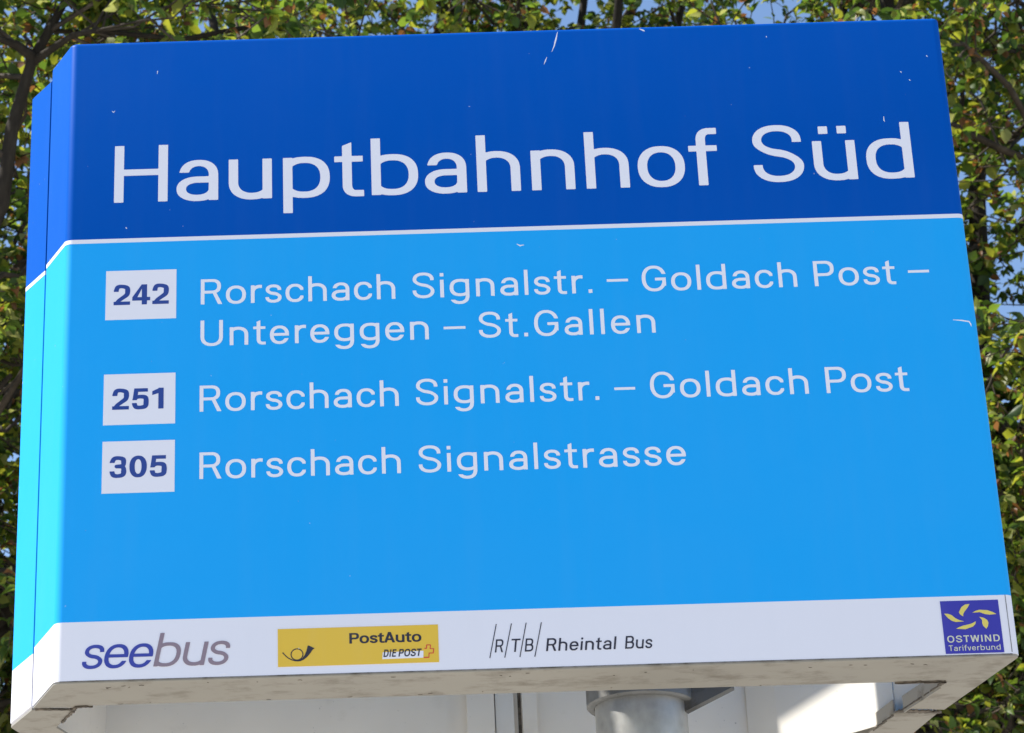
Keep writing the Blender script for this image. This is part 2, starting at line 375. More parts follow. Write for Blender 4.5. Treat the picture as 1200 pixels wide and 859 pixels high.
def contours(f, gx, gy):
    """marching squares, inside (f<0) kept on the left"""
    nxt = {}; pt = {}
    ny, nx = f.shape; ins = f < 0
    code = ins[:-1, :-1]*1+ins[:-1, 1:]*2+ins[1:, 1:]*4+ins[1:, :-1]*8
    def edge(j, i, e):
        if e == 0: k = (j, i, 0); a, b = (j, i), (j, i+1)
        elif e == 1: k = (j, i+1, 1); a, b = (j, i+1), (j+1, i+1)
        elif e == 2: k = (j+1, i, 0); a, b = (j+1, i), (j+1, i+1)
        else: k = (j, i, 1); a, b = (j, i), (j+1, i)
        if k not in pt:
            fa, fb = f[a], f[b]; u = fa/(fa-fb)
            pt[k] = (gx[a[1]]+(gx[b[1]]-gx[a[1]])*u, gy[a[0]]+(gy[b[0]]-gy[a[0]])*u)
        return k
    T = {1: [(0, 3)], 2: [(1, 0)], 3: [(1, 3)], 4: [(2, 1)], 5: [(0, 3), (2, 1)], 6: [(2, 0)], 7: [(2, 3)], 8: [(3, 2)], 9: [(0, 2)], 10: [(1, 0), (3, 2)], 11: [(1, 2)], 12: [(3, 1)], 13: [(0, 1)], 14: [(3, 0)]}
    for j, i in zip(*np.nonzero((code > 0) & (code < 15))):
        for a, b in T[int(code[j, i])]: nxt[edge(j, i, a)] = edge(j, i, b)
    loops = []
    while nxt:
        k0 = next(iter(nxt)); k = k0; L = []
        while k in nxt: L.append(pt[k]); k = nxt.pop(k)
        if len(L) > 6: loops.append(L)
    return loops

def thin(L, tol=.0016):
    def dp(P):
        if len(P) < 3: return P
        a, b = np.array(P[0]), np.array(P[-1]); d = b-a; n = np.hypot(*d) or 1e-9; Q = np.array(P)
        e = np.abs((Q[:, 0]-a[0])*d[1]-(Q[:, 1]-a[1])*d[0])/n; i = int(e.argmax())
        return [P[0], P[-1]] if e[i] < tol else dp(P[:i+1])[:-1]+dp(P[i:])
    h = max(range(len(L)), key=lambda i: (L[i][0]-L[0][0])**2+(L[i][1]-L[0][1])**2)
    return dp(L[:h+1])[:-1]+dp(L[h:]+[L[0]])[:-1]

_gl = {}
def outlines(c, v, t, x):
    if (c, v, t, x) not in _gl:
        P = Pen(v, t, x); f, w, L, R = glyph(c, P)
        loops = [thin(l) for l in contours(f, P.gx, P.gy)]
        ar = lambda l: sum(l[i-1][0]*l[i][1]-l[i][0]*l[i-1][1] for i in range(len(l)))/2
        loops = [(l, ar(l)) for l in loops]; sgn = 1 if max(loops, key=lambda q: abs(q[1]))[1] > 0 else -1
        def inside(p, l):
            r = False
            for i in range(len(l)):
                (x1, y1), (x2, y2) = l[i-1], l[i]
                if (y1 > p[1]) != (y2 > p[1]) and p[0] < (x2-x1)*(p[1]-y1)/(y2-y1)+x1: r = not r
            return r
        outs = [[l] for l, a in loops if a*sgn > 0]
        for l, a in loops:
            if a*sgn < 0:
                for g_ in outs:
                    if inside(l[0], g_[0]): g_.append(l); break
        _gl[(c, v, t, x)] = (outs, w, L, R)
    return _gl[(c, v, t, x)]

def text(name, s, x0, x1, base, cap, parent, mat, v=.150, t=.112, xh=.70, shear=0.0, sx=1.0, y=-.0006, thick=.0006):
    """lettering whose ink runs from x0 to x1 on the face with the given cap height"""
    G = [outlines(c, v, t, xh) for c in s]; k = cap; kx = cap*sx
    pen = []; p = 0
    for i, g_ in enumerate(G):
        if i: p += G[i-1][3]+g_[2]
        pen.append(p); p += g_[1]
    tr = ((x1-x0)/kx-p)/max(1, len(s)-1)
    if len(s) == 1: kx = (x1-x0)/p; tr = 0
    V = []; F = []
    for i, g_ in enumerate(G):
        for loops in g_[0]:
            L3 = [[Vector((a, b, 0)) for a, b in l] for l in loops]; tris = tessellate_polygon(L3); flat = [q for l in L3 for q in l]; n = len(flat); o = len(V)
            q = [(x0+(pen[i]+tr*i+a.x)*kx+a.y*k*shear, base+a.y*k) for a in flat]
            V += [(a, y, b) for a, b in q]+[(a, y+thick, b) for a, b in q]
            F += [tuple(o+m for m in tt) for tt in tris]
            st = o
            for l in L3:
                m = len(l); F += [(st+a, st+(a+1) % m, st+(a+1) % m+n, st+a+n) for a in range(m)]; st += m
    return mesh(name, V, F, parent, mat)

# ------------------------------------------------------------------ ground
g = mesh('ground', [(-60, -60, 0), (60, -60, 0), (60, 60, 0), (-60, 60, 0)], [(0, 1, 2, 3)], None, M['ground']); g['kind'] = 'structure'

# ------------------------------------------------------------------ the sign
H = .7706
sign = empty('bus_stop_sign', (0, 0, Z0), 'large blue and white bus stop sign box listing three routes', 'sign')
ZL0, ZL1, ZW = .5102, .5152, .0664
LS = (-.0351, .0883); BL = (-.0702, .1592); RS = (.9633, .2049); BR = (.925, .44); BM = (-.005, .402)
front = rounded_path([LS, (0, 0), (1.0088, 0), RS], [0, .011, .0080, 0])
t = .004
fr_head = sweep('header_band', front, [(0, ZL1), (0, H-.005), (.0006, H-.0022), (.0022, H-.0006), (.005, H), (.0075, H), (.0075, H-.004), (t, H-.006), (t, ZL1)], sign, M['deep_blue'])
sweep('divider_stripe', front, [(-.0002, ZL0), (-.0002, ZL1), (t, ZL1), (t, ZL0)], sign, M['white'])
fr_rout = sweep('route_band', front, [(0, ZW), (0, ZL0), (t, ZL0), (t, ZW)], sign, M['sky_blue'])
fr_logo = sweep('logo_band', front, [(0, .0022), (0, ZW), (t, ZW), (t, .0035), (.0025, .0022)], sign, M['white'])
# back shell, a few millimetres inside the front one and lower at the top
def inset(p, d): return (p[0]+d, p[1])
gap = .0022
LS2 = (LS[0]-.0050*.45, LS[1]+.0050); RS2 = (RS[0]-.0038, RS[1]+.0055)
back = rounded_path([RS2, BR, BM, BL, LS2], [0, .012, .03, .007, 0])
HB = H-.0135
zo = .0055
sweep('rear_header_band', back, [(0, ZL1-zo), (0, HB-.004), (.003, HB), (.006, HB), (t, HB-.006), (t, ZL1-zo)], sign, M['deep_blue'])
sweep('rear_divider_stripe', back, [(-.0002, ZL0-zo), (-.0002, ZL1-zo), (t, ZL1-zo), (t, ZL0-zo)], sign, M['white'])
sweep('rear_route_band', back, [(0, ZW-zo), (0, ZL0-zo), (t, ZL0-zo), (t, ZW-zo)], sign, M['sky_blue'])
sweep('rear_logo_band', back, [(0, .004), (0, ZW-zo), (t, ZW-zo), (t, .0035), (.0025, .0022)], sign, M['white'])
# primed insides of the back shell (sheet lining)
def wall(name, pts, z0, z1, th, mat):
    V = []; F = []
    P = [Vector(p) for p in pts]
    for i, p in enumerate(P):
        d = (P[min(i+1, len(P)-1)]-P[max(i-1, 0)]).normalized(); n = Vector((d.y, -d.x))*th
        V += [(p.x, p.y, z0), (p.x, p.y, z1), (p.x-n.x, p.y-n.y, z1), (p.x-n.x, p.y-n.y, z0)]
    for i in range(len(P)-1):
        for k in range(4): a = i*4+k; b = i*4+(k+1) % 4; F.append((a, b, b+4, a+4))
    F += [(0, 1, 2, 3), tuple(range(len(V)-4, len(V)))]
    return mesh(name, V, F, sign, mat)
wall('rear_lining', [(.918, .432), (.006, .393), (-.058, .166)], .001, .735, .0015, M['inner'])
wall('sheet_joint', [(.5025, .4135), (.4985, .4133)], .001, .735, .0012, M['grime'])
# vertical stiffening channels on the rear lining, the joint between two sheets
def post(name, x0, x1, y0, y1, z0, z1, mat):
    V = [(x, y, z) for z in (z0, z1) for x, y in ((x0, y0), (x1, y0), (x1, y1), (x0, y1))]
    return mesh(name, V, [(0, 1, 2, 3), (4, 5, 6, 7), (0, 1, 5, 4), (1, 2, 6, 5), (2, 3, 7, 6), (3, 0, 4, 7)], sign, mat)
post('stiffener', .437, .470, .398, .4145, .0, .73, M['inner'])
post('stiffener', .4715, .4935, .402, .4145, .0, .73, M['inner_white'])
post('stiffener', .5035, .5210, .399, .4160, .0, .73, M['inner'])
# slanting inner web in the right-hand corner, added and angled to catch the sun
wall('inner_web', [(.918, .244), (.803, .372), (.775, .420)], .001, .735, .0015, M['inner_white'])
wall('inner_web', [(.9535, .21), (.9195, .245)], .001, .735, .0015, M['inner'])
# dark strip standing in for the shade in the gap between the shells
wall('joint_shade_strip', [(-.0255, .0860), (-.0330, .1020)], .003, HB-.006, .0015, M['joint_shade'])
wall('joint_shade_strip', [(.9555, .2160), (.9575, .2020)], .003, HB-.006, .0015, M['joint_shade'])
# underside lips (folded returns)
def rim(path, o=.0009): return [(p.x-n.x*o, p.y-n.y*o) for p, n in path]
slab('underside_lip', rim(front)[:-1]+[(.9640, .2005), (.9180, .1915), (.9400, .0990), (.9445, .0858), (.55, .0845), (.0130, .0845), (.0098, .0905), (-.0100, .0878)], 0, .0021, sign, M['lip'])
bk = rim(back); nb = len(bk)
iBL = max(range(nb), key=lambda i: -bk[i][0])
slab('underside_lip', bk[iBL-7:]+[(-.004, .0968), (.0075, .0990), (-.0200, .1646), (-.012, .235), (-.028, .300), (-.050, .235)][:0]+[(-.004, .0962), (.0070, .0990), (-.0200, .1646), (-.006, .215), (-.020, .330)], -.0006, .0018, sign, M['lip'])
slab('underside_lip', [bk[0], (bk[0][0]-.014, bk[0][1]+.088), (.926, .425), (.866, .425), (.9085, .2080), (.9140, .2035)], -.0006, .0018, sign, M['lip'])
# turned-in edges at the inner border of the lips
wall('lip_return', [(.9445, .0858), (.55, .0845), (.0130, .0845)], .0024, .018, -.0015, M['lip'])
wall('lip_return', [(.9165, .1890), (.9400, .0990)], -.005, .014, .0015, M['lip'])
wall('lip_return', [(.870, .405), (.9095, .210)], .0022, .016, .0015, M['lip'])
# grime packed in the joints, ragged along its edge
def smear(name, pts, w, z, seed):
    rg = random.Random(seed); P = [Vector(p) for p in pts]; Q = []; ws = []
    for i in range(len(P)-1):
        for k in range(7): Q.append(P[i].lerp(P[i+1], k/7)+Vector((rg.gauss(0, .0005), rg.gauss(0, .0005)))); ws.append(w*rg.uniform(.45, 1.5))
    Q.append(P[-1]); ws.append(w*.5)
    slab(name, ribbon([tuple(q) for q in Q], ws), z-.0016, z, sign, M['grime'])
smear('joint_grime', [(-.0330, .0905), (-.010, .0925), (.0085, .0950), (.0105, .0885)], .0042, -.0001, 1)
smear('joint_grime', [(.0075, .0990), (.0000, .1160), (-.0110, .1420)], .0028, -.0008, 2)
smear('joint_grime', [(.0110, .0880), (.0128, .0850), (.030, .0850)], .0028, -.0002, 3)
smear('joint_grime', [(.9110, .1960), (.930, .2000), (.950, .2040), (.9620, .2060)], .0085, -.0002, 4)
smear('joint_grime', [(.9180, .1890), (.9300, .1400), (.9395, .1010)], .0034, -.0003, 5)
smear('joint_grime', [(.9395, .0990), (.9440, .0862), (.920, .0855), (.890, .0853)], .0042, -.0003, 6)
smear('joint_grime', [(.9080, .2110), (.9020, .2420), (.8960, .2720)], .0026, -.0009, 7)
rg = random.Random(9)
for i in range(30):
    x = rg.uniform(.03, .97); y = rg.choice((rg.uniform(.010, .030), rg.uniform(.074, .083))); l = rg.uniform(.001, .0055)
    slab('dirt_speck', ribbon([(x, y), (x+l*.5, y+rg.gauss(0, .0008)), (x+l, y+rg.gauss(0, .001))], [.0005, rg.uniform(.0008, .0020), .0004]), -.0004, .0004, sign, M['grime'])
# unseen top sheet, added with openings shaped to throw sun onto web and pole
def to_top(p, z=.742):
    q = Vector(p)+S*((z-p[2])/S.z); return (q.x, q.y)
def webpt(x, z): return (x, .244+(.918-x)/(.115)*.128, z)
hole = [to_top(webpt(x, z)) for x, z in ((.806, -.08), (.806, .036), (.872, .060), (.905, .085), (.9150, .085), (.9150, -.08))]
def polept(a, z): a = math.radians(a); return (.628-.0515*math.cos(a), .212-.0515*math.sin(a), z)
hole2 = [to_top(polept(a, z)) for a, z in ((44, .022), (89, -.035), (60, -.060))]
print('HOLES', hole, hole2)
slab('light_mask_sheet', [(.004, .006), (1.0, .006), (.9605, .2049), (.921, .434), (-.002, .396), (-.064, .158), (-.031, .088)], .7415, .7430, sign, M['inner_white'], [hole, hole2, [(.42, .03), (.95, .03), (.93, .20), (.91, .40), (.42, .385)], [(.03, .015), (.38, .015), (.38, .082), (.03, .082)]])  # wide openings added to brighten the inside with bounced sun
# dirt line under the white film and film edge at the right
plate('dirt_line', [(.006, .0014), (.35, .0013), (.7, .0015), (.9990, .0014), (.9990, .0024), (.7, .0027), (.35, .0024), (.006, .0023)], .001, -.0003, sign, M['dirt'])
plate('film_edge', [(.9985, .004), (.9992, .004), (.9992, ZW), (.9985, ZW)], .001, -.0003, sign, M['dirt'])

# lettering on the face ------------------------------------------------------
text('lettering', 'Hauptbahnhof', .0525, .7375, .5605, .0722, fr_head, M['vinyl'], v=.148, t=.107)
text('lettering', 'Süd', .7768, .9570, .5625, .0712, fr_head, M['vinyl'], v=.148, t=.107)
def row(words, base):
    for s, a, b in words:
        text('lettering', s, a, b, base, .0306, fr_rout, M['vinyl'], v=.136, t=.106)
def dash(a, b, z):
    plate('dash', [(a, z), (b, z), (b, z+.0029), (a, z+.0029)], .0003, -.0006, fr_rout, M['vinyl'])
row([('Rorschach', .1512, .3672), ('Signalstr.', .3865, .5857), ('Goldach', .6412, .8131), ('Post', .8323, .9225)], .4307)
dash(.6023, .6259, .4437); dash(.9368, .9602, .4437)
row([('Untereggen', .1511, .4028), ('St.Gallen', .4582, .6526)], .3803)
dash(.4194, .4435, .3918)
row([('Rorschach', .1505, .3677), ('Signalstr.', .3865, .5860), ('Goldach', .6420, .8142), ('Post', .8335, .9233)], .3020)
dash(.6029, .6256, .3130)
row([('Rorschach', .1507, .3679), ('Signalstrasse', .3872, .6752)], .2235)
for s, zc, a, b in (('242', .4149, .0545, .1157), ('251', .2892, .0552, .1112), ('305', .2099, .0537, .1155)):
    x0, x1 = (.0455, .1240)
    pl = plate('number_plate', [(x0, zc), (x1, zc), (x1, zc+.060), (x0, zc+.060)], .0003, -.0006, sign, M['vinyl'])
    pl['label'] = 'white number plate reading '+s
    text('numerals', s, a, b, zc+.0178, .0245, pl, M['number_blue'], v=.215, t=.165, sx=1.08, y=-.0009, thick=.0004)

# logos on the white band -----------------------------------------------------
text('logo_lettering', 'see', .0277, .1005, .0151, .0362, fr_logo, M['navy'], v=.122, t=.098, shear=.20, sx=1.0)['label'] = 'dark blue slanted word see'
text('logo_lettering', 'bus', .1035, .1805, .0155, .0362, fr_logo, M['taupe'], v=.122, t=.098, shear=.20, sx=1.0)['label'] = 'taupe slanted word bus'

py = plate('logo_panel', [(.2338, .0109), (.4020, .0112), (.4020, .0521), (.2338, .0521)], .0003, -.0005, sign, M['yellow'])
py['label'] = 'yellow post bus panel with black horn'
text('logo_lettering', 'PostAuto', .3088, .3842, .0339, .0114, py, M['ink'], v=.205, t=.155, xh=.73, sx=1.12, y=-.0008, thick=.0004)
plate('white_underlay', [(.3428, .0160), (.3856, .0164), (.3860, .0238), (.3434, .0234)], -.0004, -.0007, py, M['vinyl'])
text('logo_lettering', 'DIE', .3440, .3568, .0182, .0080, py, M['ink'], v=.21, t=.16, shear=.16, sx=.70, y=-.0010, thick=.0004)
text('logo_lettering', 'POST', .3597, .3830, .0182, .0080, py, M['ink'], v=.21, t=.16, shear=.16, sx=.78, y=-.0010, thick=.0004)
# red outlined cross
cx0, cz0, q = .3862, .0165, .00345
sh = lambda a, b: (cx0+a*q+b*q*.12, cz0+b*q*1.15)
pc = [sh(*p) for p in ((0, 0), (1.5, 0), (1.5, 1.15), (2.75, 1.15), (2.75, 2.35), (1.7, 2.35), (1.7, 3.4), (.55, 3.4), (.55, 2.45), (0, 2.45))]
plate('cross', ribbon(pc, .0013), -.0004, -.0008, py, M['red'])
# post horn: coil, mouthpiece, flaring bell
cxh, czh, rh = .2538, .0238, .0062
ring = [(cxh+rh*math.cos(a*math.pi/18), czh+rh*.98*math.sin(a*math.pi/18)) for a in range(0, 37)]
plate('horn_coil', ribbon(ring, .0010), -.0004, -.0008, py, M['ink'])
plate('horn_tube', ribbon([(.2388, .0262), (.2410, .0236), (.2440, .0206), (.2475, .0184), (.2515, .0171), (.2560, .0168)], [.0013, .0009, .0009, .0010, .0011, .0012]), -.0004, -.00085, py, M['ink'])
plate('horn_bell', [(.2540, .0162), (.2575, .0165), (.2612, .0182), (.2648, .0213), (.2680, .0252), (.2704, .0288), (.2722, .0300), (.2668, .0328), (.2655, .0333), (.2648, .0316), (.2636, .0270), (.2618, .0228), (.2594, .0196), (.2560, .0176)], -.0004, -.0009, py, M['ink'])
# RTB
for (a, b), (c, d) in (((.4632, .0506), (.4550, .0139)), ((.4791, .0508), (.4706, .0139)), ((.4946, .0512), (.4864, .0141)), ((.5106, .0512), (.5020, .0139))):
    plate('slanted_rule', ribbon([(a, b), (c, d)], .0009), .0002, -.0004, fr_logo, M['ink'])
for s, a, b in (('R', .4605, .4690), ('T', .4768, .4862), ('B', .4917, .5003)):
    text('logo_lettering', s, a, b, .0198, .0141, fr_logo, M['ink'], v=.140, t=.11, shear=.13, y=-.0004, thick=.0004)
text('logo_lettering', 'Rheintal', .5140, .5866, .0196, .0138, fr_logo, M['ink'], v=.150, t=.115, shear=.13, sx=.97, y=-.0004, thick=.0004)
text('logo_lettering', 'Bus', .5965, .6246, .0196, .0138, fr_logo, M['ink'], v=.150, t=.115, shear=.13, sx=.86, y=-.0004, thick=.0004)
# Ostwind panel
ow = plate('logo_panel', [(.9298, .0037), (.9907, .0037), (.9907, .0612), (.9298, .0612)], .0003, -.0005, sign, M['violet'])
ow['label'] = 'violet blue square panel with five yellow petals'
petals = [[(0.9604, 0.0573), (0.9555, .0568), (0.9515, 0.0541), (0.9483, 0.0487), (.9492, .0462), (0.9523, 0.0438), (.9526, .0466), (.9545, .0495), (.9580, .0535)],
          [(0.9625, 0.0477), (.9660, .0496), (0.9702, 0.0506), (0.9782, 0.0499), (.9832, .0479), (0.9872, 0.0455), (0.9800, 0.0449), (.9750, .0458), (0.9700, 0.0480)],
          [(0.969, 0.0429), (0.9738, 0.0415), (.9768, .0392), (0.9778, 0.0364), (.9768, .0325), (0.9749, 0.0296), (0.9720, 0.0330), (.9712, .0360), (0.9715, 0.0396)],
          [(0.9648, 0.038), (.9640, .0352), (0.9613, 0.0325), (0.953, 0.0298), (0.9434, 0.0307), (.9470, .0324), (0.9511, 0.0337), (0.9590, 0.0354)],
          [(0.9327, 0.0474), (.9365, .0472), (0.9400, 0.0458), (0.9440, 0.0420), (.9480, .0398), (0.9528, 0.0384), (0.9437, 0.0380), (.9398, .0395), (0.9362, 0.0425)]]
for p in petals: plate('petal', p, -.0004, -.0008, ow, M['petal'])
text('logo_lettering', 'OSTWIND', .9328, .9876, .0158, .0073, ow, M['paleink'], v=.19, t=.15, sx=1.05, y=-.0008, thick=.0004)
text('logo_lettering', 'Tarifverbund', .9334, .9873, .0067, .0060, ow, M['paleink'], v=.14, t=.11, y=-.0008, thick=.0004)

# scratches and chips in the paint
def scratch(pts, w, parent): plate('scratch', ribbon(pts, w), .0003, -.00035, parent, M['vinyl'])
scratch([(.5640, .7660), (.5615, .7560), (.5590, .7470), (.5560, .7400)], [.0006, .0018, .0012, .0004], fr_head)
scratch([(.5500, .7330), (.5480, .7280), (.5462, .7235)], [.0004, .0012, .0004], fr_head)
scratch([(.6590, .7668), (.6630, .7650), (.6650, .7636)], [.0006, .0018, .0008], fr_head)
scratch([(.9800, .3850), (.9900, .3838), (.9975, .3822), (.9990, .3790), (.9992, .3765)], [.0004, .0014, .0014, .0012, .0005], fr_rout)
scratch([(.5045, .4938), (.5080, .4915), (.5125, .4925)], [.0005, .0016, .0006], fr_rout)
scratch([(.0480, .6790), (.0500, .6770), (.0515, .6790)], [.0004, .0012, .0005], fr_head)
scratch([(.1000, .7300), (.0995, .7260)], [.0010, .0004], fr_head)
scratch([(.9300, .6420), (.9296, .6370), (.9305, .6350)], [.0005, .0012, .0004], fr_head)
scratch([(.8050, .7520), (.8056, .7505)], [.0010, .0005], fr_head)
scratch([(.1730, .0062), (.1760, .0052), (.1790, .0060)], [.0006, .0024, .0008], fr_logo)
for q in ((.955, .70), (.964, .689), (.987, .72), (.0665, .5290)):
    scratch([q, (q[0]+.0012, q[1]-.0016)], [.0011, .0006], fr_head)

# ------------------------------------------------------------------ the pole
pole = empty('sign_pole', (.628, .212, 0), 'round galvanised steel pole carrying the blue sign', 'pole')
def tube(name, r, z0, z1, parent, mat, seg=48, r_in=None, bev=0):
    prof = [(r, z0+bev), (r, z1)] if not r_in else [(r, z0+bev), (r, z1), (r_in, z1), (r_in, z0), (r-bev, z0)]
    V = [(a*math.cos(2*math.pi*i/seg), a*math.sin(2*math.pi*i/seg), z) for i in range(seg) for a, z in prof]; m = len(prof); F = []
    for i in range(seg):
        j = (i+1) % seg
        for k in range(m if r_in else m-1):
            l = (k+1) % m; F.append((i*m+k, i*m+l, j*m+l, j*m+k))
    if not r_in: F.append(tuple(i*m for i in range(seg))); F.append(tuple(i*m+m-1 for i in range(seg)))
    return mesh(name, V, F, parent, mat, 35)
tube('shaft', .0515, 0, Z0+.70, pole, M['galv'])
tube('collar', .0605, Z0+.016, Z0+.075, pole, M['galv_dark'], r_in=.0522, bev=.002)
tube('base_flange', .11, .002, .016, pole, M['galv'], r_in=.0518, bev=.003)
# bracket arms between the pole and the side walls
def arm(name, p, q, hgt, th, mat, tilt=0):
    p, q = Vector(p), Vector(q); d = (q-p); n = Vector((-d.y, d.x, 0)).normalized()*th/2
    V = []
    for b, hh in ((p, hgt), (q, hgt*.55)):
        for s in (-1, 1):
            V += [tuple(b+n*s), tuple(b+n*s+Vector((0, tilt, hh)))]
    mesh(name, V, [(0, 1, 3, 2), (4, 5, 7, 6), (0, 1, 5, 4), (2, 3, 7, 6), (0, 2, 6, 4), (1, 3, 7, 5)], pole, mat)
arm('bracket_arm', (.049, -.016, Z0+.004), (.100, -.036, Z0+.024), .05, .012, M['dark_steel'])
arm('bracket_arm', (-.046, .03, Z0-.030), (-.075, .055, Z0-.045), .020, .008, M['galv'])

# ------------------------------------------------------------------ trees
def leafmat(name, col, trans, rough=.45):
    m = bpy.data.materials.new(name); m.use_nodes = True; nt = m.node_tree
    out = nt.nodes['Material Output']; b = nt.nodes['Principled BSDF']
    n = noise(nt, 30, 3, .6); r = ramp(nt, n.outputs[0], [(.3, tuple(c*.75 for c in col)), (.7, tuple(min(1, c*1.2) for c in col))])
    nt.links.new(r.outputs[0], b.inputs['Base Color']); b.inputs['Roughness'].default_value = rough; b.inputs['Specular IOR Level'].default_value = .35
    tr = nt.nodes.new('ShaderNodeBsdfTranslucent'); tr.inputs[0].default_value = (*trans, 1)
    mx = nt.nodes.new('ShaderNodeMixShader'); mx.inputs[0].default_value = .48
    nt.links.new(b.outputs[0], mx.inputs[1]); nt.links.new(tr.outputs[0], mx.inputs[2]); nt.links.new(mx.outputs[0], out.inputs[0])
    return m
LM = [leafmat('leaf yellow green', (.170, .190, .030), (.42, .44, .035)), leafmat('leaf fresh green', (.085, .140, .025), (.20, .30, .025)),
      leafmat('leaf mid green', (.055, .100, .022), (.11, .19, .02)), leafmat('leaf deep green', (.035, .070, .018), (.06, .11, .015)),
      leafmat('leaf russet bud', (.180, .085, .035), (.26, .11, .03)), leafmat('leaf pale tip', (.26, .27, .09), (.42, .44, .12))]
LW = [.26, .23, .17, .10, .17, .07]
def barkf(nt, b):
    n1 = noise(nt, 22, 8, .7, (1, 1, .25)); r = ramp(nt, n1.outputs[0], [(.3, (.012, .009, .007)), (.55, (.030, .024, .018)), (.75, (.065, .056, .045))])
    nt.links.new(r.outputs[0], b.inputs['Base Color']); bump(nt, b, n1.outputs[0], .6, .015)
M['bark'] = material('dark bark', (.05, .04, .03), .85, .2, build=barkf)
M['bark_pale'] = material('grey twig bark', (.2, .17, .13), .8, .2, build=lambda nt, b: nt.links.new(ramp(nt, noise(nt, 14, 5, .6).outputs[0], [(.35, (.03, .024, .018)), (.6, (.065, .05, .038)), (.8, (.20, .165, .125))]).outputs[0], b.inputs['Base Color']))

def tubes(name, lines, parent, mat, sides=6):
    """lines: list of (points, radii) -> one tapered branch mesh"""
    V = []; F = []
    for pts, rad in lines:
        s = len(V); n = len(pts)
        for i, p in enumerate(pts):
            d = (pts[min(i+1, n-1)]-pts[max(i-1, 0)]).normalized()
            a = d.orthogonal().normalized(); b = d.cross(a)
            if i: # keep the frame from spinning
                pr = prev-d*prev.dot(d)
                if pr.length > 1e-6: a = pr.normalized(); b = d.cross(a)
            prev = a
            for k in range(sides):
                w = 2*math.pi*k/sides; V.append(p+(a*math.cos(w)+b*math.sin(w))*rad[i])
        for i in range(n-1):
            for k in range(sides):
                k2 = (k+1) % sides; F.append((s+i*sides+k, s+i*sides+k2, s+(i+1)*sides+k2, s+(i+1)*sides+k))
        F.append(tuple(s+(n-1)*sides+k for k in range(sides)))
    me = bpy.data.meshes.new(name); me.from_pydata([tuple(v) for v in V], [], F); me.update()
    me.polygons.foreach_set('use_smooth', [True]*len(me.polygons))
    return link(name, me, parent, mat)

def wander(rng, p, q, n, amp, lift=0.0):
    """crooked line from p to q"""
    L = (q-p).length; o1 = Vector((rng.gauss(0, 1), rng.gauss(0, 1), rng.gauss(0, 1)))*amp*L; out = []
    jit = Vector((0, 0, 0))
    for i in range(n):
        f = i/(n-1); b = math.sin(math.pi*f)
        if 0 < i < n-1: jit = Vector((rng.gauss(0, 1), rng.gauss(0, 1), rng.gauss(0, 1)))*amp*L*.35
        else: jit = Vector((0, 0, 0))
        out.append(p.lerp(q, f)+o1*b+Vector((0, 0, lift*L*b))+jit)
    return out

# leaf outline: folded along the midrib, drooping at the tip
LV = np.array([(0, 0, 0), (.25, 0, -.01), (.55, 0, -.02), (.82, 0, -.06), (1.0, 0, -.13),
               (.10, .16, .035), (.32, .33, .075), (.60, .33, .06), (.84, .17, -.01),
               (.10, -.16, .035), (.32, -.33, .075), (.60, -.33, .06), (.84, -.17, -.01)], float)
LF = [(0, 1, 5), (5, 1, 6), (6, 1, 2), (6, 2, 7), (7, 2, 3), (7, 3, 8), (8, 3, 4),
      (0, 9, 1), (9, 10, 1), (10, 2, 1), (10, 11, 2), (11, 3, 2), (11, 12, 3), (12, 4, 3)]
CI = [0, 1, 2, 4, 6, 7, 10, 11]
CF = np.array([(0, 1, 4), (4, 1, 2), (4, 2, 5), (5, 2, 3), (0, 6, 1), (6, 2, 1), (6, 7, 2), (7, 3, 2)])
LVs = [LV, LV*np.array([1, .85, 1.8]), LV*np.array([1, .62, 3.2])]
LM_ = {}
def leaf_mesh(k, v):
    if (k, v) not in LM_:
        me = bpy.data.meshes.new('leaf'); me.from_pydata([tuple(x) for x in LVs[v]], [], LF); me.materials.append(LM[k]); me.update()
        me.polygons.foreach_set('use_smooth', [True]*len(LF)); LM_[(k, v)] = me
    return LM_[(k, v)]

def project(P):
    d = P-np.array(CAM); w = d@np.array(fw)
    return 469.28+3000*(d@np.array(r2))/w, 429.5-3000*(d@np.array(u2))/w, w

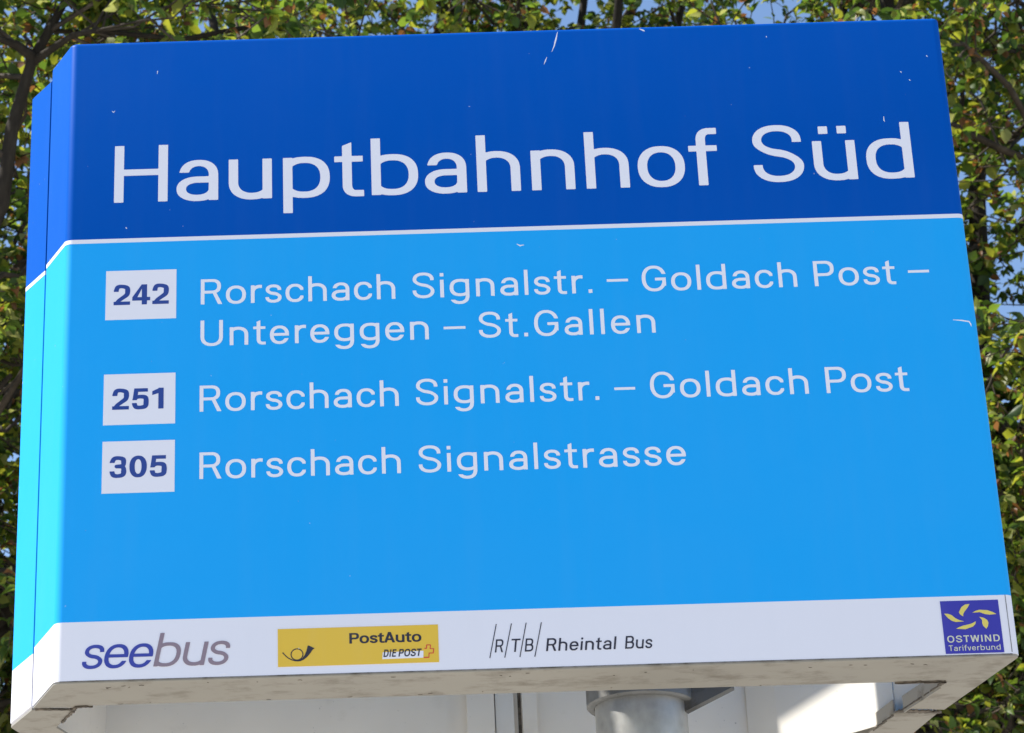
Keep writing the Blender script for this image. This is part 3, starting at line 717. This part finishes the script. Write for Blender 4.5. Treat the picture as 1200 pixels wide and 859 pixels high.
def tree(name, label, base, fork, centre, radii, seed, guide=(), n_limb=20, leaf_size=.050):
    rng = random.Random(seed); nr = np.random.default_rng(seed)
    root = empty(name, base, label, 'tree', None); B = Vector(base)
    fork = Vector(fork); C = Vector(centre); Rv = Vector(radii)
    trunk = wander(rng, B, fork, 9, .012); r0 = .21
    tubes('trunk', [([p-B for p in trunk], [r0*(1.35 if i == 0 else 1.12 if i == 1 else 1-.035*i) for i in range(9)])], root, M['bark'], 16)
    limbs = []; subs = []; twigs = []
    def in_crown(q): e = q-C; return (e.x/Rv.x)**2+(e.y/Rv.y)**2+(e.z/Rv.z)**2 < 1.0
    ends = []
    for i in range(n_limb):
        for _ in range(200):
            q = C+Vector((rng.uniform(-1, 1)*Rv.x, rng.uniform(-1, 1)*Rv.y, rng.uniform(-.9, 1)*Rv.z))
            e = q-C; rr = (e.x/Rv.x)**2+(e.y/Rv.y)**2+(e.z/Rv.z)**2
            if .45 < rr < .95 and all((q-o).length > .75 for o in ends): break
        ends.append(q)
    for i, q in enumerate(ends):
        st = trunk[-1-(i % 3)]
        limbs.append((wander(rng, st, q, 10, .05, .10), rng.uniform(.055, .10)))
    for pts, r in guide: limbs.append(([Vector(p) for p in pts], r))
    L_lines = [(pts, [max(.008, r*(1-.88*i/(len(pts)-1))) for i in range(len(pts))]) for pts, r in limbs]
    for pts, r in L_lines:
        tubes('limb', [([p-B for p in pts], r)], root, M['bark'], 10)
    for li, (pts, rad) in enumerate(L_lines):
        for j in range(16 if li < n_limb else 12):
            f = rng.uniform(.22, 1.0); x = f*(len(pts)-1); i = min(int(x), len(pts)-2); p = pts[i].lerp(pts[i+1], x-i)
            d = (pts[i+1]-pts[i]).normalized(); v = Vector((rng.gauss(0, 1), rng.gauss(0, 1), rng.gauss(.15, .8)))
            v = (v-d*v.dot(d)*.5).normalized(); q = p+(v*.85+d*.45)*rng.uniform(.7, 1.5)
            rr = rad[i]*.5
            subs.append((wander(rng, p, q, 7, .07, .05), [max(.0035, min(.022, rr)*(1-.85*k/6)) for k in range(7)]))
    for pts, rad in subs:
        for j in range(13):
            f = rng.uniform(.12, 1.0); x = f*(len(pts)-1); i = min(int(x), len(pts)-2); p = pts[i].lerp(pts[i+1], x-i)
            d = (pts[i+1]-pts[i]).normalized(); v = Vector((rng.gauss(0, 1), rng.gauss(0, 1), rng.gauss(-.1, .7))).normalized()
            q = p+(v*.8+d*.5)*rng.uniform(.22, .55)
            twigs.append((wander(rng, p, q, 5, .08), [.0040, .0032, .0026, .0020, .0012]))
    tubes('branches', [([p-B for p in pts], r) for pts, r in subs], root, M['bark_pale'], 5)['kind'] = 'stuff'
    tubes('twigs', [([p-B for p in pts], r) for pts, r in twigs], root, M['bark_pale'], 3)['kind'] = 'stuff'
    # leaves along the twigs
    pos = []; dirs = []
    for pts, _ in twigs:
        for j in range(rng.randint(18, 26)):
            x = rng.choice((.9, 1.7, 2.4, 3.1, 3.6, 3.98))+rng.gauss(0, .05); x = min(3.999, x); i = min(int(x), 3); p = pts[i].lerp(pts[i+1], x-i); d = (pts[i+1]-pts[i]).normalized()
            v = Vector((rng.gauss(0, 1), rng.gauss(0, 1), rng.gauss(-.25, .55))).normalized()
            pos.append(p); dirs.append((d*.45+v*.9).normalized())
    pos = np.array([tuple(p) for p in pos]); X = np.array([tuple(d) for d in dirs]); n = len(pos)
    upv = np.tile([0, 0, 1.0], (n, 1))+nr.normal(0, .55, (n, 3)); Y = np.cross(upv, X); Y /= np.linalg.norm(Y, axis=1)[:, None]; Zv = np.cross(X, Y)
    size = leaf_size*nr.uniform(.55, 1.3, n); kind = nr.choice(6, n, p=LW); var = nr.choice(3, n, p=[.5, .32, .18]); size[kind == 4] *= .75
    Rm = np.stack([X, Y, Zv], 2)*size[:, None, None]
    # the leaves that show largest become leaf objects of their own
    px, py_, w = project(pos)
    inside_sign = (py_ > 20+(1093-px)*.0307+0) & (py_ < 800) & (px > 84-(py_-51)*.0293-45) & (px < 1093+(py_-20)*.128+6)
    vis = (px > 0) & (px < 1200) & (py_ > 0) & (py_ < 859) & ~inside_sign
    order = np.argsort(np.where(vis, -size/w, 1.0)); single = np.zeros(n, bool); single[order[:300]] = True; single &= vis
    for i in np.nonzero(single)[0]:
        o = bpy.data.objects.new('leaf', leaf_mesh(int(kind[i]), int(var[i]))); COL.objects.link(o); o.parent = root
        m = Rm[i]; p = pos[i]-np.array(base)
        o.matrix_local = Matrix(((*m[0], p[0]), (*m[1], p[1]), (*m[2], p[2]), (0, 0, 0, 1)))
    keep = np.nonzero(~single)[0]; nk = len(keep)
    LVa = np.stack(LVs)[:, CI][var[keep]]
    V = np.einsum('nij,nvj->nvi', Rm[keep], LVa)+(pos[keep]-np.array(base))[:, None, :]
    F = (CF[None]+np.arange(nk)[:, None, None]*len(CI)).reshape(-1, 3)
    me = bpy.data.meshes.new('crown'); me.vertices.add(nk*len(CI)); me.vertices.foreach_set('co', V.ravel().astype(np.float32))
    me.loops.add(F.size); me.loops.foreach_set('vertex_index', F.ravel().astype(np.int32))
    me.polygons.add(len(F)); me.polygons.foreach_set('loop_start', np.arange(0, F.size, 3, dtype=np.int32))
    me.polygons.foreach_set('use_smooth', np.ones(len(F), bool))
    for m in LM: me.materials.append(m)
    me.polygons.foreach_set('material_index', np.repeat(kind[keep], len(CF)).astype(np.int32)); me.update(); me.validate()
    c = link('crown', me, root); c['kind'] = 'stuff'
    print(name, 'leaves', n, 'twigs', len(twigs))
    return root

def at(px, py, y):
    """world point behind the sign at depth y for a sight line of the photograph"""
    d = fw+r2*((px-469.28)/3000)-u2*((py-429.5)/3000); t_ = (y-CAM.y)/d.y; return CAM+d*t_
gl = [([(-2.3, 6.1, 3.4), (-2.0, 5.2, 3.7), at(-150, 420, 4.5), at(-40, 330, 4.3), at(2, 240, 4.2), at(14, 150, 4.2), at(38, 70, 4.2), at(62, 28, 4.2), at(82, -10, 4.25), at(110, -90, 4.4), at(160, -190, 4.6)], .037),
      ([at(40, 68, 4.2), at(18, 52, 4.15), at(-6, 44, 4.1), at(-60, 20, 4.1)], .020),
      ([at(40, 72, 4.2), at(64, 55, 4.15), at(86, 41, 4.1), at(112, 36, 4.1), at(150, 40, 4.15), at(215, 46, 4.2), at(300, 30, 4.3)], .014)]
tree('linden_tree', 'tree with a crooked dark limb rising past the deep blue narrow side of the sign', (-2.4, 6.2, 0), (-2.3, 6.1, 3.5), (-.85, 6.5, 6.2), (2.4, 2.0, 2.7), 4, gl)
tree('linden_tree', 'tree whose dark trunk forks beside the petal logo corner of the sign', (2.75, 7.2, 0), (2.50, 7.1, 3.75), (2.35, 6.9, 6.3), (2.4, 2.0, 2.8), 11)
tree('linden_tree', 'tree standing furthest back, filling the gaps between the two nearer crowns', (.75, 9.9, 0), (.75, 9.9, 4.4), (.8, 9.9, 8.2), (3.2, 2.0, 3.0), 23, [([(.75, 9.9, 4.3), (.9, 9.7, 6.0), (1.15, 9.4, 7.5), (1.35, 9.2, 8.6), (1.5, 9.0, 9.5)], .07), ([(.75, 9.9, 4.2), (1.2, 9.9, 6.4), (1.7, 9.8, 8.0), (2.0, 9.6, 9.2), (2.2, 9.5, 9.9)], .06), ([(.75, 9.9, 4.2), (.8, 9.6, 6.6), (.75, 9.3, 8.0), (.8, 9.1, 9.2)], .055), ([(1.15, 9.4, 7.5), (1.45, 9.0, 8.3), (1.75, 8.8, 8.8), (2.05, 8.6, 9.1)], .03), ([(1.15, 9.4, 7.5), (1.0, 9.0, 8.2), (1.1, 8.7, 8.7), (1.3, 8.5, 9.1)], .03)], n_limb=20)
